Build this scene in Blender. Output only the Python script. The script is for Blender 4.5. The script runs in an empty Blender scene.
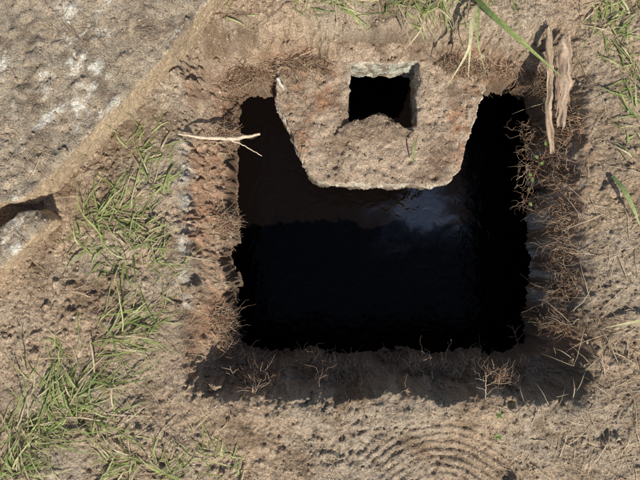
import bpy, bmesh, math, random
import numpy as np
from mathutils import Vector, noise as mnoise
from mathutils.bvhtree import BVHTree
random.seed(7); rng=np.random.default_rng(7)
CAMH=1.3; S=.002
def P(px,py,z=0.0):
    k=S*(CAMH-z)/CAMH
    return ((px-320)*k,(240-py)*k,z)
def P2(px,py,z=0.0): return P(px,py,z)[:2]
# ---------------- numpy perlin
perm=rng.permutation(256); perm=np.concatenate([perm,perm,perm])
G=rng.normal(size=(256,3)); G/=np.linalg.norm(G,axis=1)[:,None]; G=G*1.4
def perlin(x,y,z=0.0):
    x=np.asarray(x,float); y=np.asarray(y,float); z=np.zeros_like(x)+z
    xi=np.floor(x).astype(int); yi=np.floor(y).astype(int); zi=np.floor(z).astype(int)
    xf=x-xi; yf=y-yi; zf=z-zi
    f=lambda t:t*t*t*(t*(t*6-15)+10)
    u,v,w=f(xf),f(yf),f(zf)
    xi&=255; yi&=255; zi&=255
    def g(i,j,k):
        h=perm[perm[perm[xi+i]+yi+j]+zi+k]
        gg=G[h]
        return gg[...,0]*(xf-i)+gg[...,1]*(yf-j)+gg[...,2]*(zf-k)
    def lerp(a,b,t): return a+(b-a)*t
    a=lerp(lerp(g(0,0,0),g(1,0,0),u),lerp(g(0,1,0),g(1,1,0),u),v)
    b=lerp(lerp(g(0,0,1),g(1,0,1),u),lerp(g(0,1,1),g(1,1,1),u),v)
    return lerp(a,b,w)
def fbm(x,y,z,scale,octv=4,gain=.5):
    s=0;a=1;f=1/scale
    for i in range(octv):
        s=s+a*perlin(x*f+i*17.3,y*f-i*9.1,np.asarray(z)*f+i*3.7); a*=gain; f*=2.03
    return s
def sstep(a,b,t):
    t=np.clip((t-a)/(b-a),0,1); return t*t*(3-2*t)
# ---------------- mesh helpers
class Acc:
    def __init__(s): s.v=[];s.f=[];s.c=[];s.n=0
    def add(s,v,f,c):
        v=np.asarray(v,float); s.v.append(v)
        s.f.extend([tuple(int(i)+s.n for i in q) for q in f])
        c=np.asarray(c,float)
        if c.ndim==1: c=np.tile(c,(len(v),1))
        s.c.append(c); s.n+=len(v)
    def build(s,name,mat,smooth=True,parent=None):
        return mkmesh(name,np.concatenate(s.v),s.f,np.concatenate(s.c),mat,smooth,parent)
def mkmesh(name,v,f,c,mat,smooth=True,parent=None):
    me=bpy.data.meshes.new(name); me.from_pydata(np.asarray(v).tolist(),[],f if isinstance(f,list) else f.tolist())
    if c is not None:
        ca=me.color_attributes.new("Col",'FLOAT_COLOR','POINT')
        cc=np.ones((len(v),4)); cc[:,:3]=np.asarray(c)[:,:3]
        if mat in (M_soil,M_conc): cc[:,:3]=np.clip(cc[:,:3]*np.array([1.17,1.20,1.15]),0,.8)
        ca.data.foreach_set("color",cc.ravel().astype(np.float32))
    me.polygons.foreach_set("use_smooth",[smooth]*len(me.polygons))
    me.materials.append(mat); me.update()
    o=bpy.data.objects.new(name,me); bpy.context.collection.objects.link(o)
    if parent: o.parent=parent
    return o
def tube(acc,pts,rad,col,sides=4):
    pts=[Vector(p) for p in pts]; n=len(pts)
    vs=[]
    for i,p in enumerate(pts):
        d=(pts[min(i+1,n-1)]-pts[max(i-1,0)])
        if d.length<1e-9: d=Vector((0,0,1))
        d.normalize(); a=d.orthogonal().normalized() if i==0 else (a-d*a.dot(d)).normalized()
        b=d.cross(a); r=rad[i] if hasattr(rad,'__len__') else rad*(1-.7*i/(n-1))
        for k in range(sides):
            t=2*math.pi*k/sides; vs.append(p+a*math.cos(t)*r+b*math.sin(t)*r)
    fs=[]
    for i in range(n-1):
        for k in range(sides):
            k2=(k+1)%sides; fs.append((i*sides+k,i*sides+k2,(i+1)*sides+k2,(i+1)*sides+k))
    acc.add([tuple(v) for v in vs],fs,col)
def blade(acc,pts,width,col,tipcol=None,roll=0.0):
    pts=[Vector(p) for p in pts]; n=len(pts); vs=[];cs=[]
    tip=np.asarray(tipcol if tipcol is not None else col,float); col=np.asarray(col,float)
    for i,p in enumerate(pts):
        t=i/(n-1); d=(pts[min(i+1,n-1)]-pts[max(i-1,0)]).normalized()
        s=d.cross(Vector((0,0,1)))
        if s.length<.05: s=Vector((1,0,0))
        s.normalize(); nn=s.cross(d)
        s2=s*math.cos(roll)+nn*math.sin(roll)
        w=width*(min(1,.55+1.6*t))*(1-t**2.2)*.5+width*.03
        vs+= [p-s2*w+nn*w*.35,p,p+s2*w+nn*w*.35]
        cs+= [col*(1-t)+tip*t]*3
    fs=[]
    for i in range(n-1):
        a=i*3; fs+=[(a,a+1,a+4,a+3),(a+1,a+2,a+5,a+4)]
    acc.add([tuple(v) for v in vs],fs,np.array(cs))
# ---------------- materials
def newmat(name):
    m=bpy.data.materials.new(name); m.use_nodes=True; nt=m.node_tree
    return m,nt,nt.nodes['Principled BSDF']
def soilmat(name,bumpd=.004,rough=.95,speck=1.0):
    m,nt,b=newmat(name); N=nt.nodes; L=nt.links
    at=N.new('ShaderNodeAttribute'); at.attribute_name='Col'
    tc=N.new('ShaderNodeTexCoord')
    def nz(scale,det=3,r=.65):
        n=N.new('ShaderNodeTexNoise'); n.inputs['Scale'].default_value=scale; n.inputs['Detail'].default_value=det; n.inputs['Roughness'].default_value=r
        L.new(tc.outputs['Object'],n.inputs['Vector']); return n
    n1=nz(330)
    r1=N.new('ShaderNodeMapRange'); r1.inputs[1].default_value=.3; r1.inputs[2].default_value=.7; r1.inputs[3].default_value=1-.55*speck; r1.inputs[4].default_value=1+.5*speck
    L.new(n1.outputs['Fac'],r1.inputs[0])
    vm=N.new('ShaderNodeVectorMath'); vm.operation='SCALE'; L.new(at.outputs['Color'],vm.inputs[0]); L.new(r1.outputs[0],vm.inputs['Scale'])
    L.new(vm.outputs[0],b.inputs['Base Color'])
    b.inputs['Roughness'].default_value=rough; b.inputs['Specular IOR Level'].default_value=.2
    n3=nz(200,4,.78)
    bp=N.new('ShaderNodeBump'); bp.inputs['Strength'].default_value=1; bp.inputs['Distance'].default_value=bumpd
    L.new(n3.outputs['Fac'],bp.inputs['Height']); L.new(bp.outputs[0],b.inputs['Normal'])
    return m
def attrmat(name,rough=.6,trans=0.0,spec=.3):
    m,nt,b=newmat(name); N=nt.nodes; L=nt.links
    at=N.new('ShaderNodeAttribute'); at.attribute_name='Col'
    tc=N.new('ShaderNodeTexCoord'); n=N.new('ShaderNodeTexNoise'); n.inputs['Scale'].default_value=180
    L.new(tc.outputs['Object'],n.inputs['Vector'])
    r=N.new('ShaderNodeMapRange'); r.inputs[1].default_value=.3; r.inputs[2].default_value=.7; r.inputs[3].default_value=.75; r.inputs[4].default_value=1.2
    L.new(n.outputs['Fac'],r.inputs[0])
    vm=N.new('ShaderNodeVectorMath'); vm.operation='SCALE'; L.new(at.outputs['Color'],vm.inputs[0]); L.new(r.outputs[0],vm.inputs['Scale'])
    L.new(vm.outputs[0],b.inputs['Base Color'])
    b.inputs['Roughness'].default_value=rough; b.inputs['Specular IOR Level'].default_value=spec
    if trans>0:
        t=N.new('ShaderNodeBsdfTranslucent'); L.new(vm.outputs[0],t.inputs['Color'])
        mx=N.new('ShaderNodeMixShader'); mx.inputs[0].default_value=trans
        L.new(b.outputs[0],mx.inputs[1]); L.new(t.outputs[0],mx.inputs[2]); L.new(mx.outputs[0],N['Material Output'].inputs['Surface'])
    return m
M_soil=soilmat('soil',.0062)
M_conc=soilmat('dirty_concrete',.0055)
M_fib=attrmat('root_fibre',.8)
M_grass=attrmat('grass_blade',.45,.35,.4)
M_wood=attrmat('weathered_wood',.85)
# ---------------- ground height field
RX0,RY1=P2(178,22); RX1,RY0=P2(592,400)
OZ=-.115
OX0,OY1=P2(226,76,OZ); OX1,OY0=P2(548,364,OZ)
def boxsdf(x,y,x0,x1,y0,y1,r):
    cx,cy=(x0+x1)/2,(y0+y1)/2; hx,hy=(x1-x0)/2-r,(y1-y0)/2-r
    qx=np.abs(x-cx)-hx; qy=np.abs(y-cy)-hy
    return np.hypot(np.maximum(qx,0),np.maximum(qy,0))+np.minimum(np.maximum(qx,qy),0)-r
BHx0,BHy1=P2(338,48,-.12); BHx1,BHy0=P2(430,150,-.12)
def opening(x,y):
    a=boxsdf(x,y,OX0,OX1,OY0,OY1,.055)+fbm(x,y,3.1,.10,3,.5)*.015+fbm(x,y,13.1,.032,4,.65)*.009
    b=boxsdf(x,y,BHx0,BHx1,BHy0,BHy1,.01)
    return np.minimum(a,b),a
X0,X1,Y0,Y1=-.80,.80,-.62,.62; ST=.0019
xs=np.arange(X0,X1+ST/2,ST); ys=np.arange(Y0,Y1+ST/2,ST)
X,Y=np.meshgrid(xs,ys); nx,ny=len(xs),len(ys)
wx=X+fbm(X,Y,.7,.12,5,.6)*.016; wy=Y+fbm(X,Y,5.7,.10,5,.64)*.026
l=sstep(RX0-.008,RX0+.020,wx)*.6+sstep(RX0,RX0+.09,wx)*.4
r=1-sstep(RX1-.065,RX1+.01,wx)
b=sstep(RY0-.006,RY0+.04,wy); t=1-sstep(RY1-.075,RY1+.02,wy)
corner=sstep(-.012,.045,-boxsdf(wx,wy,RX0-.01,RX1+.02,RY0-.01,RY1+.1,.07))
rec=l*r*b*t*corner
od,oda=opening(X,Y)
Z=-.100*rec
Z-=.016*sstep(.05,0,oda)
Z-=.10*sstep(.006,-.012,od)
rough=1-.3*rec
Z+=fbm(X,Y,1.3,.28,3)*.014
Z+=fbm(X,Y,2.3,.075,4,.55)*.0095*rough
bil=np.abs(perlin(X/.026,Y/.026,4.0)); bil2=np.abs(perlin(X/.012+5,Y/.012,9.0))
patch=sstep(-.25,.35,fbm(X,Y,8.8,.17,3))
def softabs(v): return np.sqrt(v*v+.008)
tx,ty=P2(440,534); R=np.hypot(X-tx,(Y-ty)*1.0); ang=np.arctan2(Y-ty,X-tx)
tm=sstep(.075,.09,R)*sstep(.24,.215,R)*sstep(.60,.9,ang)*sstep(2.45,2.2,ang)
Z+=(softabs(perlin(X/.026,Y/.026,4.0))*.0065+softabs(perlin(X/.012+5,Y/.012,9.0))*.004)*(.25+.75*patch)*rough*(1-.6*tm)
Z+=fbm(X,Y,6.6,.013,3,.65)*.0032*(1-.4*tm)
Z+=.012*np.exp(-((Y-(RY0-.02))/.03)**2)*sstep(RX0-.05,RX0+.05,X)*sstep(RX1+.05,RX1-.05,X)
shade=np.zeros_like(Z)
def splats(n,smin,smean,smax,dm):
    cxs=rng.uniform(X0+.02,X1-.02,n); cys=rng.uniform(Y0+.02,Y1-.02,n)
    for cx,cy in zip(cxs,cys):
        i=int((cx-X0)/ST); j=int((cy-Y0)/ST)
        if rng.random()>dm[j,i] or od[j,i]<-.004: continue
        s=min(smin+rng.exponential(smean),smax); m=int(s*1.3/ST)+1
        i0,i1,j0,j1=max(i-m,0),i+m+1,max(j-m,0),j+m+1
        dx=X[j0:j1,i0:i1]-cx; dy=Y[j0:j1,i0:i1]-cy
        a=rng.uniform(0,3.14); e=rng.uniform(.65,1); u=dx*math.cos(a)+dy*math.sin(a); v=(dy*math.cos(a)-dx*math.sin(a))/e
        th=np.arctan2(v,u); rr=s*(1+.18*np.sin(th*3+rng.uniform(0,6))+.12*np.sin(th*5+rng.uniform(0,6)))
        d2=(u*u+v*v)/(rr*rr); q=np.sqrt(np.clip(1-d2,0,1))
        base=Z[j,i]; hgt=base-s*.3+q*s*rng.uniform(.65,1.1)
        w=(q>0)&(hgt>Z[j0:j1,i0:i1])
        Z[j0:j1,i0:i1]=np.where(w,hgt,Z[j0:j1,i0:i1]); shade[j0:j1,i0:i1]=np.where(w,rng.normal(.06,.12),shade[j0:j1,i0:i1])
dm=np.clip(.12+.88*sstep(-.2,.45,fbm(X,Y,77,.13,4)),0,1)*(1-.85*tm)
splats(4500,.004,.003,.014,dm**1.5)
splats(32000,.0022,.0016,.007,dm)
tfade=sstep(-.8,-.1,fbm(X,Y,62.7,.07,3))
Z+=tm*(-.003+.0042*tfade*sstep(-.3,.5,np.sin(R/.0160*2*math.pi+fbm(X,Y,2,.07,3)*1.4)-.8*fbm(X,Y,2.7,.02,3)))
edgef=sstep(X0,X0+.04,X)*sstep(X1,X1-.04,X)*sstep(Y0,Y0+.03,Y)*sstep(Y1,Y1-.03,Y)
Z*=edgef
def mixc(a,b,t): return a*(1-t[...,None])+b*t[...,None]
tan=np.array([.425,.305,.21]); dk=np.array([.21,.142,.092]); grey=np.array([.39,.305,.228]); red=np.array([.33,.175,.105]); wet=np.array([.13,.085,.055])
c1=sstep(-.5,.5,fbm(X,Y,11.,.22,4)); C=mixc(np.broadcast_to(tan,X.shape+(3,)),grey,c1)
c2=sstep(.0,.65,fbm(X,Y,21.,.09,5,.6)); C=mixc(C,dk,c2*.85)
c3=sstep(.1,.5,fbm(X,Y,27.,.3,3,.5)); C=mixc(C,dk*1.25,c3*.4)
cl=1-np.clip(bil*4,0,1); C=mixc(C,dk,cl*.3*(.3+.7*patch))
C=mixc(C,dk*.7,sstep(.35,.6,fbm(X,Y,88,.011,3,.6))*.5)
qx,qy=P2(585,345); shdw=np.exp(-(((X-qx)/.06)**2+((Y-qy)/.12)**2)); C=mixc(C,dk*.75,np.clip(shdw*1.1,0,.8)*sstep(-.7,.1,fbm(X,Y,91,.05,4)))  # shadow at lower right painted into the soil colour, edges broken by noise
inleft=sstep(RX0,RX0+.02,X)*sstep(RX0+.14,RX0+.10,X)*sstep(RY0+.02,RY0+.06,Y)*sstep(RY1-.03,RY1-.1,Y)
rl=np.maximum(sstep(.07,.0,oda)*(.2+.8*sstep(-.3,.4,fbm(X,Y,31,.06,4))),inleft*(.25+.75*sstep(-.4,.3,fbm(X,Y,33,.07,4))))
C=mixc(C,red,rl*.65)
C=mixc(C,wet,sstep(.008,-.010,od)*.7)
gx=P2(556,200,-.07)[0]; st=np.exp(-((X-gx)/.022)**2)*sstep(P2(0,320)[1],P2(0,290)[1],Y)*sstep(P2(0,120)[1],P2(0,160)[1],Y)*sstep(-.1,.3,fbm(X,Y,41,.03,4))
C=mixc(C,np.array([.52,.48,.44]),st*.85)
gx=P2(186,200,-.03)[0]; st=np.exp(-((X-gx)/.009)**2)*sstep(P2(0,330)[1],P2(0,300)[1],Y)*sstep(P2(0,130)[1],P2(0,160)[1],Y)*sstep(-.3,.2,fbm(X,Y,42,.03,4))
C=mixc(C,np.array([.55,.49,.42]),st*.85)
C*= (1+.2*fbm(X,Y,51,.02,3))[...,None]*(1+shade)[...,None]
C=np.clip(C,.02,.7)
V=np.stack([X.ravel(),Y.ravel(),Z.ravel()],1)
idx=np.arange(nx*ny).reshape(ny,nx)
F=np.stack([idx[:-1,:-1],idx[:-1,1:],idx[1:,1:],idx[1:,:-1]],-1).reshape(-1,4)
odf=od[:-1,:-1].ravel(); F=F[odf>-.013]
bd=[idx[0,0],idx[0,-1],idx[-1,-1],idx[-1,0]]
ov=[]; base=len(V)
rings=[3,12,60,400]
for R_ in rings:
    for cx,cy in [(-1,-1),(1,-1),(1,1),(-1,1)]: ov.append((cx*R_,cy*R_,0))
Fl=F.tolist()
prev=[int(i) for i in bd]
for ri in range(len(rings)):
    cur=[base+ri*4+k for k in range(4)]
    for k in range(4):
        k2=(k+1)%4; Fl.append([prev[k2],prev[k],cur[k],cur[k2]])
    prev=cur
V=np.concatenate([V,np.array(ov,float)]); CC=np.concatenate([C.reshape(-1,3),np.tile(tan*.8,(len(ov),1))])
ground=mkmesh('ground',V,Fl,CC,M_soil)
# ---------------- solids
def solid(name,polys,ztop,zbot,voxel,disp,colfun,hole=None,parent=None):
    bm=bmesh.new()
    def ring(poly,z): return [bm.verts.new((p[0],p[1],z)) for p in poly]
    poly=[P2(a,b_,ztop) for a,b_ in polys]
    T=ring(poly,ztop); B=ring(poly,zbot); n=len(T)
    for i in range(n):
        j=(i+1)%n; bm.faces.new((T[i],T[j],B[j],B[i]))
    if hole:
        hp=[P2(a,b_,ztop) for a,b_ in hole]; hT=ring(hp,ztop); hB=ring(hp,zbot); m=len(hT)
        for i in range(m):
            j=(i+1)%m; bm.faces.new((hT[j],hT[i],hB[i],hB[j]))
        for o_,h_ in ((T,hT),(B,hB)):
            es=[bm.edges.get((o_[i],o_[(i+1)%n])) for i in range(n)]+[bm.edges.get((h_[i],h_[(i+1)%m])) for i in range(m)]
            bmesh.ops.triangle_fill(bm,use_beauty=True,edges=es)
    else:
        bm.faces.new(T); bm.faces.new(list(reversed(B)))
    bmesh.ops.recalc_face_normals(bm,faces=bm.faces)
    me=bpy.data.meshes.new(name+'_raw'); bm.to_mesh(me); bm.free()
    o=bpy.data.objects.new(name+'_raw',me); bpy.context.collection.objects.link(o)
    md=o.modifiers.new('r','REMESH'); md.mode='VOXEL'; md.voxel_size=voxel
    sm=o.modifiers.new('s','SMOOTH'); sm.iterations=2; sm.factor=.5
    dg=bpy.context.evaluated_depsgraph_get(); dg.update()
    ev=o.evaluated_get(dg); m2=bpy.data.meshes.new_from_object(ev)
    bpy.data.objects.remove(o)
    nv=len(m2.vertices); v=np.empty(nv*3); m2.vertices.foreach_get('co',v); v=v.reshape(-1,3)
    nr=np.empty(nv*3); m2.vertices.foreach_get('normal',nr); nr=nr.reshape(-1,3)
    d=disp(v,nr); v2=v+nr*d[:,None]
    f=[tuple(p.vertices) for p in m2.polygons]
    return mkmesh(name,v2,f,colfun(v,nr,d),M_conc,True,parent)
def F3(v,s,o=4,g=.5,off=0): return fbm(v[:,0]+off,v[:,1],v[:,2],s,o,g)
def slabdisp(v,n):
    up=np.clip(n[:,2],0,1)
    return F3(v,.12,3)*.006+F3(v,.02,4,.65,3)*.003+sstep(.0,.7,F3(v,.045,4,.6,off=9))*.009*up+np.abs(F3(v,.011,1,off=19))*.003*up
def slabcol(v,n,d):
    top=sstep(.45,.85,n[:,2]); g=np.array([.33,.262,.195]); e=np.array([.47,.34,.225]); w=np.array([.66,.61,.54])
    c=mixc(np.broadcast_to(e,(len(v),3)),g,top)
    c=mixc(c,np.array([.17,.125,.09]),sstep(-.1,.6,F3(v,.07,5,.65,off=4))*(.4+.35*top))
    a_=v[:,0]*.65+v[:,1]*.76; b_=v[:,0]*.76-v[:,1]*.65
    stx=fbm(a_*.5+.02*fbm(v[:,0],v[:,1],0,.05,2),b_,0,.03,5,.7)
    reg=sstep(.0,.4,F3(v,.10,3,.6,off=15))
    bare=sstep(.1,.45,stx)*reg
    c=mixc(c,w,bare*.8*top)
    c=mixc(c,np.array([.44,.33,.23]),sstep(.1,.5,F3(v,.03,4,.6,off=66))*.5*top)
    return np.clip(c*(1+.25*F3(v,.012,3,off=8))[:,None],.02,.8)
slab1=solid('concrete_slab',[(-170,-140),(330,-140),(209,0),(169,52),(125,98),(88,136),(40,186),(18,200),(-170,210)],.075,-.02,.0036,slabdisp,slabcol)
slab2=solid('concrete_slab',[(-170,232),(-10,236),(20,216),(36,210),(47,220),(30,238),(-4,272),(-40,312),(-170,420)],.065,-.02,.0036,slabdisp,slabcol)
def bafdisp(v,n):
    d=F3(v,.06,3)*.006+F3(v,.018,4,.65,3)*.0042+np.abs(F3(v,.022,1,off=2))*.004
    pit=F3(v,.020,2,off=19); return d-sstep(.3,.55,pit)*.006
def bafcol(v,n,d):
    c=np.broadcast_to(np.array([.42,.31,.225]),(len(v),3))
    c=mixc(c,np.array([.24,.165,.115]),sstep(-.2,.6,F3(v,.05,5,.6,off=4)))
    side=sstep(.12,.22,v[:,1])*sstep(.075,.13,np.abs(v[:,0]-.135))
    c=mixc(c,np.array([.36,.18,.10]),sstep(.05,.55,F3(v,.05,5,.65,off=24))*.75*side)
    c=mixc(c,np.array([.66,.57,.46]),sstep(.75,.25,n[:,2])*.8*sstep(-.5,.2,F3(v,.03,4,off=44)))
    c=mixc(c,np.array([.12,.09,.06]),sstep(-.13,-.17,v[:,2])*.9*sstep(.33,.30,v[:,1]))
    inn=(v[:,1]>.34)*(np.abs(v[:,0]-.135)<.07)*(v[:,2]<-.085)
    c=mixc(c,np.array([.47,.46,.39]),inn*.85*sstep(-.5,.2,F3(v,.03,4,off=54)))
    c=mixc(c,np.array([.16,.12,.08]),inn*sstep(.0,.4,F3(v,.025,4,.6,off=57))*.8)
    return np.clip(c*(1+.25*F3(v,.01,3,off=8))[:,None],.02,.8)
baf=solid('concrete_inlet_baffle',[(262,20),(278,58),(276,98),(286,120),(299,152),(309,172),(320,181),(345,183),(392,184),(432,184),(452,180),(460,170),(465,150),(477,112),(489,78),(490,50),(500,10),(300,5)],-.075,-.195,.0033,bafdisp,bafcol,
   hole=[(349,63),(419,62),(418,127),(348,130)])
def lumpdisp(v,n): return F3(v,.03,3)*.009+F3(v,.01,3,.6,3)*.003
def lumpcol(v,n,d): return np.clip(np.array([.26,.185,.13])*(1+.3*F3(v,.012,3))[:,None],.02,.8)
lump=solid('soil_lump',[(333,137),(338,128),(352,122),(370,114),(388,116),(404,126),(414,131),(412,138),(380,140)],-.064,-.10,.0025,lumpdisp,lumpcol)
# ---------------- tank below
M_tank,nt,bb=newmat('wet_dark_concrete')
nn=nt.nodes.new('ShaderNodeTexNoise'); nn.inputs['Scale'].default_value=20
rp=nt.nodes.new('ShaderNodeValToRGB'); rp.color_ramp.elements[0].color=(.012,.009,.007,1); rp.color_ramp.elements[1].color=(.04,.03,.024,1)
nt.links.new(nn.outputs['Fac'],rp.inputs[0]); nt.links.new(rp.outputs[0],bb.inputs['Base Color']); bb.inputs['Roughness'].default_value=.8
tank=bpy.data.objects.new('septic_tank',None); bpy.context.collection.objects.link(tank)
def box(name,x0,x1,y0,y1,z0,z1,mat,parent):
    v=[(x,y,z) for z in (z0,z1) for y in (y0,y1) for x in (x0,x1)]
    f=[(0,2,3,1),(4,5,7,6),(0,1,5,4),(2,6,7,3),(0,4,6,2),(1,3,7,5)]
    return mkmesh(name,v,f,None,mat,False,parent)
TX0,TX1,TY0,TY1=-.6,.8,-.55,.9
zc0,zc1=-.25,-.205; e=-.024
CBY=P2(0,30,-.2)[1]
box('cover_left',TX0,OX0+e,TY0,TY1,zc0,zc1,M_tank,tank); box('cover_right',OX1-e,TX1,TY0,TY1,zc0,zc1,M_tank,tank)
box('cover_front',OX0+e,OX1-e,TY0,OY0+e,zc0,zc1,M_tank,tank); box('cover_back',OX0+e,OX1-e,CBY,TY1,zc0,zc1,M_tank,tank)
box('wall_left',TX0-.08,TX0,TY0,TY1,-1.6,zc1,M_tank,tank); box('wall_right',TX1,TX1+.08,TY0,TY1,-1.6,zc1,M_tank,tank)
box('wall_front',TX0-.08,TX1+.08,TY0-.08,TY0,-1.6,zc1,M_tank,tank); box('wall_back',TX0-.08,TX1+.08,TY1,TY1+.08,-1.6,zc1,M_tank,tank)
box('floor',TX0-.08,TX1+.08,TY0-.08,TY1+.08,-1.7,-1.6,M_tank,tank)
# water
M_w,nt,bb=newmat('dark_water'); N=nt.nodes; L=nt.links
WZ=-.45
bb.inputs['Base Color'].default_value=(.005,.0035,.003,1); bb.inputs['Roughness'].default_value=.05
tc=N.new('ShaderNodeTexCoord')
n1=N.new('ShaderNodeTexNoise'); n1.inputs['Scale'].default_value=14; n1.inputs['Detail'].default_value=7; n1.inputs['Roughness'].default_value=.6; n1.inputs['Distortion'].default_value=.6
n2=N.new('ShaderNodeTexNoise'); n2.inputs['Scale'].default_value=34; n2.inputs['Detail'].default_value=3; n2.inputs['Distortion'].default_value=.6
L.new(tc.outputs['Object'],n1.inputs['Vector']); L.new(tc.outputs['Object'],n2.inputs['Vector'])
bp=N.new('ShaderNodeBump'); bp.inputs['Distance'].default_value=.005; bp.inputs['Strength'].default_value=.5; L.new(n2.outputs['Fac'],bp.inputs['Height']); L.new(bp.outputs[0],bb.inputs['Normal'])
cxw,cyw=P2(424,206,WZ)  # sky reflection put into the water material: IOR raised inside this patch
mp=N.new('ShaderNodeVectorMath'); mp.operation='SUBTRACT'; mp.inputs[1].default_value=(cxw,cyw,0); L.new(tc.outputs['Object'],mp.inputs[0])
sc=N.new('ShaderNodeVectorMath'); sc.operation='MULTIPLY'; sc.inputs[1].default_value=(8.5,13,0); L.new(mp.outputs[0],sc.inputs[0])
ln=N.new('ShaderNodeVectorMath'); ln.operation='LENGTH'; L.new(sc.outputs[0],ln.inputs[0])
ad=N.new('ShaderNodeMath'); ad.operation='MULTIPLY_ADD'; ad.inputs[1].default_value=2.6; L.new(n1.outputs['Fac'],ad.inputs[0]); L.new(ln.outputs['Value'],ad.inputs[2])
mr=N.new('ShaderNodeValToRGB'); cr=mr.color_ramp
dv=N.new('ShaderNodeMath'); dv.operation='MULTIPLY'; dv.inputs[1].default_value=.2; L.new(ad.outputs[0],dv.inputs[0]); L.new(dv.outputs[0],mr.inputs[0])
def gy_(e_,v_): e_.color=(v_,v_,v_,1)
cr.elements[0].position=.37; gy_(cr.elements[0],1.0)
cr.elements[1].position=.9; gy_(cr.elements[1],0)
e2=cr.elements.new(.45); gy_(e2,.22); e3=cr.elements.new(.58); gy_(e3,.03)
io=N.new('ShaderNodeMapRange'); io.inputs[3].default_value=1.17; io.inputs[4].default_value=2.2
L.new(mr.outputs[0],io.inputs[0]); L.new(io.outputs[0],bb.inputs['IOR'])
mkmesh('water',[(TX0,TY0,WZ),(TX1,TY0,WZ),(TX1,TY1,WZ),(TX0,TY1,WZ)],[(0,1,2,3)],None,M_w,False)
# ---------------- BVH
vsl=[];fsl=[];off=0
for o in (ground,slab1,slab2,baf,lump):
    me=o.data; n=len(me.vertices); a=np.empty(n*3); me.vertices.foreach_get('co',a); vsl.append(a.reshape(-1,3))
    fsl+=[tuple(i+off for i in p.vertices) for p in me.polygons]; off+=n
bvh=BVHTree.FromPolygons(np.concatenate(vsl).tolist(),fsl)
def hit(x,y):
    h=bvh.ray_cast(Vector((x,y,1)),Vector((0,0,-1)))
    return h[0].z if h[0] is not None else None
# ---------------- soil crumbs
def ico(sub):
    bm=bmesh.new(); bmesh.ops.create_icosphere(bm,subdivisions=sub,radius=1); v=np.array([x.co[:] for x in bm.verts]); f=[tuple(q.index for q in p.verts) for p in bm.faces]; bm.free(); return v,f
I1,I2=ico(1),ico(2)
crumbs=Acc()
cnt=0
while cnt<16000:
    x=rng.uniform(-.70,.70); y=rng.uniform(-.54,.54)
    dens=.35+.9*float(mnoise.noise(Vector((x*9,y*9,3))))
    if rng.random()>max(.15,dens+.2): continue
    z=hit(x,y)
    if z is None or z<-.17: continue
    s=min(.0009+rng.exponential(.0007),.0065)
    cnt+=1
    v,f=(I2 if s>.003 else I1)
    jit=1+rng.normal(0,.2,len(v)); A=rng.normal(size=(3,3)); Q,_=np.linalg.qr(A)
    vv=(v*jit[:,None]*np.array([1,rng.uniform(.6,1),rng.uniform(.5,.9)]))@Q*s+np.array([x,y,z+s*.15])
    k=rng.uniform(.7,1.25); col=np.array([.40,.295,.205])*k
    if rng.random()<.02: col=np.array([.55,.5,.45])
    crumbs.add(vv,f,col)
crumbs.build('soil_crumbs',M_soil,True)
# ---------------- roots & fibres
fib=Acc()
def fibre(x,y,z,dx,dy,dz,ln,rad,col,wig=.5,seg=6,droop=0):
    p=Vector((x,y,z)); d=Vector((dx,dy,dz)).normalized(); pts=[p.copy()]
    for i in range(seg):
        d=(d+Vector(rng.normal(0,wig,3))*.5+Vector((0,0,-droop))).normalized(); p=p+d*ln/seg; pts.append(p.copy())
    tube(fib,pts,rad,col,3)
def fcol():
    k=rng.uniform(.6,1.3); return np.array([[.38,.24,.15],[.48,.37,.25],[.28,.17,.10]][rng.integers(3)])*k
EP=[]
for j in range(2,ny-2,3):
    for i in range(2,nx-2,3):
        if abs(od[j,i]-.003)<.008 and not (BHx0-.02<X[j,i]<BHx1+.02 and Y[j,i]>OY0+.1): EP.append((j,i))
gy,gx_=np.gradient(boxsdf(X,Y,OX0,OX1,OY0,OY1,.05),ST)
for i in range(15000):
    j,k=EP[rng.integers(len(EP))]; x=X[j,k]; y=Y[j,k]; a,b_=-gx_[j,k],-gy[j,k]
    cl_=mnoise.noise(Vector((x*16,y*16,5)))
    if rng.random()>.50+cl_*1.5: continue
    x-=a*rng.uniform(0,.022); y-=b_*rng.uniform(0,.022)
    z=hit(x,y)
    if z is None or z<-.3: continue
    L_=rng.uniform(.012,.045) if rng.random()<.88 else rng.uniform(.04,.07)
    tx_,ty_=rng.normal(0,.6,2)
    fibre(x,y,z+.002,a+tx_,b_+ty_,rng.uniform(-.3,.6),L_,rng.uniform(.0004,.0010) if rng.random()<.93 else .0015,fcol(),.8,7,.07)
for i in range(130):
    x,y,_=P(rng.normal(538,6),rng.uniform(115,205),-.06); z=hit(x,y)
    if z is None: z=-.12
    fibre(x,y,max(z,-.13)+.003,rng.normal(-.3,.8),rng.normal(-.6,.6),rng.uniform(0,.6),rng.uniform(.015,.05),rng.uniform(.0003,.0009),fcol()*.9,1.0,8,.08)
for i in range(2600):
    x=rng.uniform(-.68,.68); y=rng.uniform(-.52,.52)
    z=hit(x,y)
    if z is None or z<-.17: continue
    a=rng.uniform(0,6.28); L_=rng.uniform(.008,.045)
    pts=[];px_,py_=x,y
    ok=True
    for k in range(6):
        zz=hit(px_,py_)
        if zz is None or zz<-.17: ok=False;break
        pts.append((px_,py_,zz+.0012+.004*math.sin(k*.6)*rng.random())); a+=rng.normal(0,.5); px_+=math.cos(a)*L_/5; py_+=math.sin(a)*L_/5
    if ok: tube(fib,pts,rng.uniform(.00025,.0007),fcol()*(1.3 if rng.random()<.3 else 1),3)
fib.build('root_fibres',M_fib)
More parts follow.
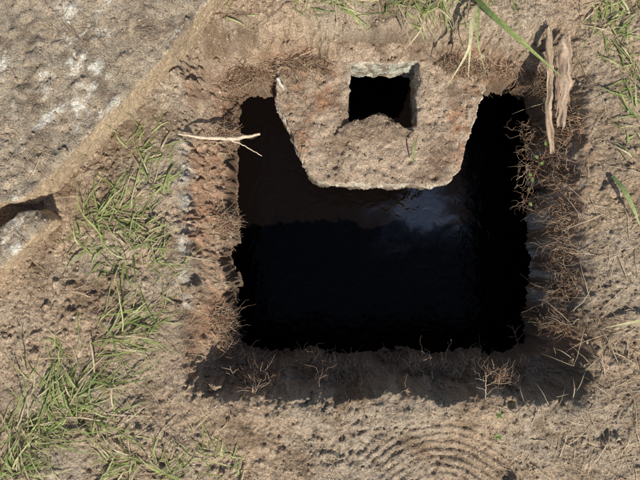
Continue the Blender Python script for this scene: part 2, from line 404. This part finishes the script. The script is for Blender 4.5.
# ---------------- grass
grass=Acc()
def gb(bx,by,az,ln,w,col,tip,lift=.6,bend=None):
    z=hit(bx,by)
    if z is None or z<-.17: return
    p=Vector((bx,by,z-.002)); pts=[p.copy()]; el=lift; n=9; bend=bend if bend is not None else rng.uniform(.05,.22)
    for i in range(n):
        p=p+Vector((math.cos(az)*math.cos(el),math.sin(az)*math.cos(el),math.sin(el)))*ln/n
        hz=hit(p.x,p.y)
        if hz is not None and hz>-.15 and p.z<hz+.002: p.z=hz+.002
        pts.append(p.copy()); el-=bend; el=max(el,-.5); az+=rng.normal(0,.09)
    blade(grass,pts,w,col,tip,rng.uniform(-.7,.7))
greens=[(.29,.37,.10),(.39,.43,.16),(.21,.30,.07),(.45,.45,.21)]
straws=[(.60,.48,.31),(.50,.40,.26)]
clumps=[(138,145,20,70,.05,.9),(150,180,20,60,.055,.9),(102,215,34,30,.085,.9),(140,238,30,20,.075,1.0),(160,262,18,0,.065,.8),(118,262,14,200,.06,1.0),(92,238,14,200,.055,1.0),(125,200,16,60,.07,.9),
(105,335,24,20,.115,.5),(140,322,16,40,.09,.7),(62,400,32,30,.105,.9),(28,436,42,20,.11,1.0),(85,418,24,60,.09,1.1),(15,468,34,30,.10,1.2),(128,466,34,180,.08,1.0),(165,474,20,30,.07,1.2),(205,448,12,80,.055,1.2),(100,378,16,10,.09,.8),(40,395,18,40,.09,1),(110,430,12,0,.08,1),(60,360,8,20,.09,.9),(225,470,8,60,.05,1),
(300,-4,14,330,.055,.7),(345,-6,20,340,.07,.7),(395,0,26,340,.08,.7),(432,2,22,320,.07,.9),(470,-4,14,300,.055,.9),(415,8,10,340,.06,.6),(515,0,5,320,.05,.9),
(598,8,16,330,.065,.9),(628,12,20,200,.075,.9),(615,35,14,0,.065,.9),(636,72,16,160,.06,.9),(640,110,10,160,.06,.8),(640,150,6,170,.05,.8),(240,-4,6,300,.04,.8)]
for (px_,py_,n,azd,ln,sp) in clumps:
    cx_,cy_=P2(px_,py_,0)
    for i in range(int(n*1.7)):
        straw=rng.random()<.25
        c=np.array((straws if straw else greens)[rng.integers(2 if straw else 4)])*rng.uniform(.7,1.15)
        tip=c*.8+np.array((.48,.43,.22))*.25
        gb(cx_+rng.normal(0,.023),cy_+rng.normal(0,.02),math.radians(azd)+rng.normal(0,sp),ln*rng.uniform(.35,1.35),rng.uniform(.0015,.0042),c,tip,rng.uniform(.1,.8))
for i in range(300):
    px_,py_=[(rng.uniform(555,640),rng.uniform(60,480)),(rng.uniform(10,230),rng.uniform(130,480)),(rng.uniform(500,640),rng.uniform(380,480)),(rng.uniform(570,640),rng.uniform(200,480))][i%4]
    gb(*P2(px_,py_),rng.uniform(0,6.28),rng.uniform(.025,.10),rng.uniform(.0008,.0021),np.array(straws[0])*rng.uniform(.6,1.15),np.array(straws[0])*.9,rng.uniform(0,.4),.08)
grass.build('grass',M_grass)
def longblade(name,pxs,w,col,tip):
    a=Acc(); pts=[Vector(P(x,y,z)) for x,y,z in pxs]
    out=[]
    for i in range(len(pts)-1):
        for k in range(5): out.append(pts[i].lerp(pts[i+1],k/5))
    out.append(pts[-1])
    for _ in range(3): out=[out[0]]+[(out[i-1]+out[i]*2+out[i+1])/4 for i in range(1,len(out)-1)]+[out[-1]]
    blade(a,out,w,col,tip,.2); a.build(name,M_grass)
longblade('long_grass_blade',[(466,-12,.02),(490,14,.10),(525,45,.11),(565,80,.05)],.0125,(.26,.38,.10),(.36,.42,.15))
longblade('long_grass_blade',[(484,-10,.02),(472,20,.07),(470,50,.06),(446,88,.0)],.008,(.55,.54,.30),(.6,.55,.32))
longblade('long_grass_blade',[(470,20,.05),(470,48,.05),(468,80,-.02)],.006,(.55,.54,.30),(.6,.55,.32))
longblade('long_grass_blade',[(480,5,.04),(476,40,.07),(486,74,.02)],.005,(.34,.42,.14),(.4,.44,.2))
longblade('long_grass_blade',[(612,176,.01),(624,190,.04),(634,210,.05),(640,226,.03)],.012,(.38,.48,.18),(.44,.5,.22))
longblade('long_grass_blade',[(660,318,.01),(635,322,.03),(604,328,.01)],.008,(.46,.43,.2),(.5,.45,.24))
longblade('long_grass_blade',[(412,162,-.06),(414,148,-.03),(419,132,-.05)],.004,(.25,.34,.10),(.3,.36,.14))
# ---------------- sticks, twigs, bark
def stick(name,pts,rads,col,sides=7,extra=()):
    a=Acc(); 
    def dens(pts,rads):
        o=[];r=[]
        for i in range(len(pts)-1):
            for k in range(6):
                t=k/6; o.append(Vector(pts[i]).lerp(Vector(pts[i+1]),t)+Vector(rng.normal(0,.0006,3))); r.append((rads[i]*(1-t)+rads[i+1]*t)*rng.uniform(.8,1.15))
        o.append(Vector(pts[-1])); r.append(rads[-1]); return o,r
    o,r=dens(pts,rads); tube(a,o,r,col,sides)
    for p2,r2 in extra:
        o,r=dens(p2,r2); tube(a,o,r,col,max(4,sides-2))
    a.build(name,M_wood)
stick('dry_stick',[P(178,134,.005),P(205,138,-.02),P(235,139,-.05),P(260,134,-.06)],[.0012,.0038,.0046,.0025],(.60,.47,.33),7,
  [([P(228,139,-.05),P(245,146,-.06),P(262,156,-.08)],[.002,.0012,.0008])])
stick('dry_stick',[P(277,78,-.055),P(284,90,-.06)],[.004,.003],(.55,.50,.42))
def twig(name,x,y,ln,az,z,col,n=4):
    b0=Vector(P(x,y,z)); hz=hit(b0.x,b0.y)
    if hz is not None: b0.z=hz
    d=Vector((math.cos(az),math.sin(az),.5)).normalized(); ex=[]
    main=[b0,b0+d*ln*.5,b0+d*ln]
    for i in range(n):
        t=(i+1)/(n+1); s=b0+d*ln*t; a2=az+(1 if i%2 else -1)*rng.uniform(.5,1.1); d2=Vector((math.cos(a2),math.sin(a2),.6)).normalized()
        ex.append(([s,s+d2*ln*.25,s+(d2+Vector((0,0,.2)))*ln*.45],[.0007,.0005,.0003]))
    stick(name,main,[.0012,.0009,.0003],col,5,ex)
for (x,y,l_,a_,n_) in ((484,398,.07,1.7,5),(530,425,.06,1.3,5),(340,385,.05,2.1,4),(552,362,.06,2.0,4),(232,392,.05,1.8,4),(604,376,.09,1.9,3),(220,430,.05,.8,4)):
    twig('dead_twig',x,y,l_,a_,0,(.44,.32,.21),n_)
def bark(name,pl,w,th,col):
    a=Acc(); n=34
    pts=[Vector(p) for p in pl]; tot=len(pts)-1
    vs=[];fs=[];cs=[]; m=11; sd_=w*999
    for i in range(n+1):
        t=i/n*tot; k=min(int(t),tot-1); p=pts[k].lerp(pts[k+1],t-k); d=(pts[k+1]-pts[k]).normalized(); s=d.cross(Vector((0,0,1))).normalized()
        ww=w*(.6+.4*math.sin(math.pi*min(1,.12+i/n*.95)))*(1+.45*mnoise.noise(Vector((i*.3,0,sd_))))
        for j in range(m):
            u=j/(m-1)*2-1
            fray=(.022*mnoise.noise(Vector((j*3.1,sd_,1)))*(1-min(i,n-i)/7)) if min(i,n-i)<7 else 0
            zz=th*(1-u*u)+.008*mnoise.noise(Vector((i*.14,j*1.6,sd_)))
            vs.append(tuple(p+s*(u*ww*.5+.004*mnoise.noise(Vector((i*.25,7,sd_))))+d*fray+Vector((0,0,zz)))); cs.append(np.array(col)*(1+1.1*mnoise.noise(Vector((i*.12,j*1.3,sd_)))))
    for i in range(n):
        for j in range(m-1):
            q=i*m+j; fs.append((q,q+1,q+m+1,q+m))
    a.add(vs,fs,np.clip(np.array(cs),.03,.8)); a.build(name,M_wood)
bark('bark_strip',[P(548,28,.005),P(552,70,-.008),P(549,110,-.022),P(552,153,-.05)],.018,.006,(.34,.25,.165))
bark('bark_strip',[P(566,38,.002),P(565,80,.0),P(561,128,-.012)],.028,.005,(.37,.27,.185))
bark('bark_strip',[P(556,60,.0),P(558,90,.0),P(556,118,-.01)],.010,.005,(.28,.19,.13))
# weed sprouts
sp=Acc(); st=[Vector(P(546,150,-.05)),Vector(P(536,170,-.04)),Vector(P(530,190,-.05)),Vector(P(524,204,-.07))]
tube(sp,st,.0011,(.36,.17,.10),5)
for i in range(10):
    t=i/10*3; k=min(int(t),2); p=st[k].lerp(st[k+1],t-k); az=rng.uniform(0,6.28)
    q=p+Vector((math.cos(az),math.sin(az),.5))*.009
    tube(sp,[p,q],.0006,(.36,.17,.10),4)
    if i%3!=1:
        pts=[q,q+Vector((math.cos(az),math.sin(az),0))*.003,q+Vector((math.cos(az),math.sin(az),0))*.006,q+Vector((math.cos(az),math.sin(az),-.1))*.009]
        blade(sp,pts,.007,(.18,.29,.07),(.3,.32,.1))
sp.build('weed_sprout',M_grass)
for (wx_,wy_) in ((497,412),(497,436)):
    sp=Acc(); x,y,_=P(wx_,wy_); z=hit(x,y) or 0
    for i in range(5):
        az=i*1.3+rng.uniform(0,.5); q0=Vector((x,y,z)); d=Vector((math.cos(az),math.sin(az),.5))
        blade(sp,[q0,q0+d*.003,q0+d*.006,q0+d*.008,q0+d*.009],.004,(.15,.25,.06),(.2,.3,.07))
    sp.build('weed_sprout',M_grass)
# ---------------- light, sky, camera
el=math.radians(50); az=math.radians(161)   # clockwise from +Y
sd=Vector((math.sin(az)*math.cos(el),math.cos(az)*math.cos(el),math.sin(el)))
sun=bpy.data.lights.new('sun','SUN'); sun.energy=5.0; sun.angle=math.radians(.5); sun.color=(1,.955,.88)
so=bpy.data.objects.new('sun',sun); bpy.context.collection.objects.link(so); so.rotation_euler=sd.to_track_quat('Z','Y').to_euler(); so.location=sd*5
w=bpy.data.worlds.new('World'); bpy.context.scene.world=w; w.use_nodes=True; nt=w.node_tree
sk=nt.nodes.new('ShaderNodeTexSky'); sk.sky_type='NISHITA'; sk.sun_disc=False; sk.sun_elevation=el; sk.sun_rotation=az
nt.links.new(sk.outputs[0],nt.nodes['Background'].inputs[0]); nt.nodes['Background'].inputs[1].default_value=.11
cam=bpy.data.cameras.new('camera'); cam.sensor_width=36; cam.lens=36*CAMH/(640*S); cam.clip_end=2000; cam.clip_start=.01
co=bpy.data.objects.new('camera',cam); bpy.context.collection.objects.link(co); co.location=(0,0,CAMH)
bpy.context.scene.camera=co
sc=bpy.context.scene; sc.view_settings.view_transform='Standard'; sc.view_settings.look='None'; sc.view_settings.exposure=0
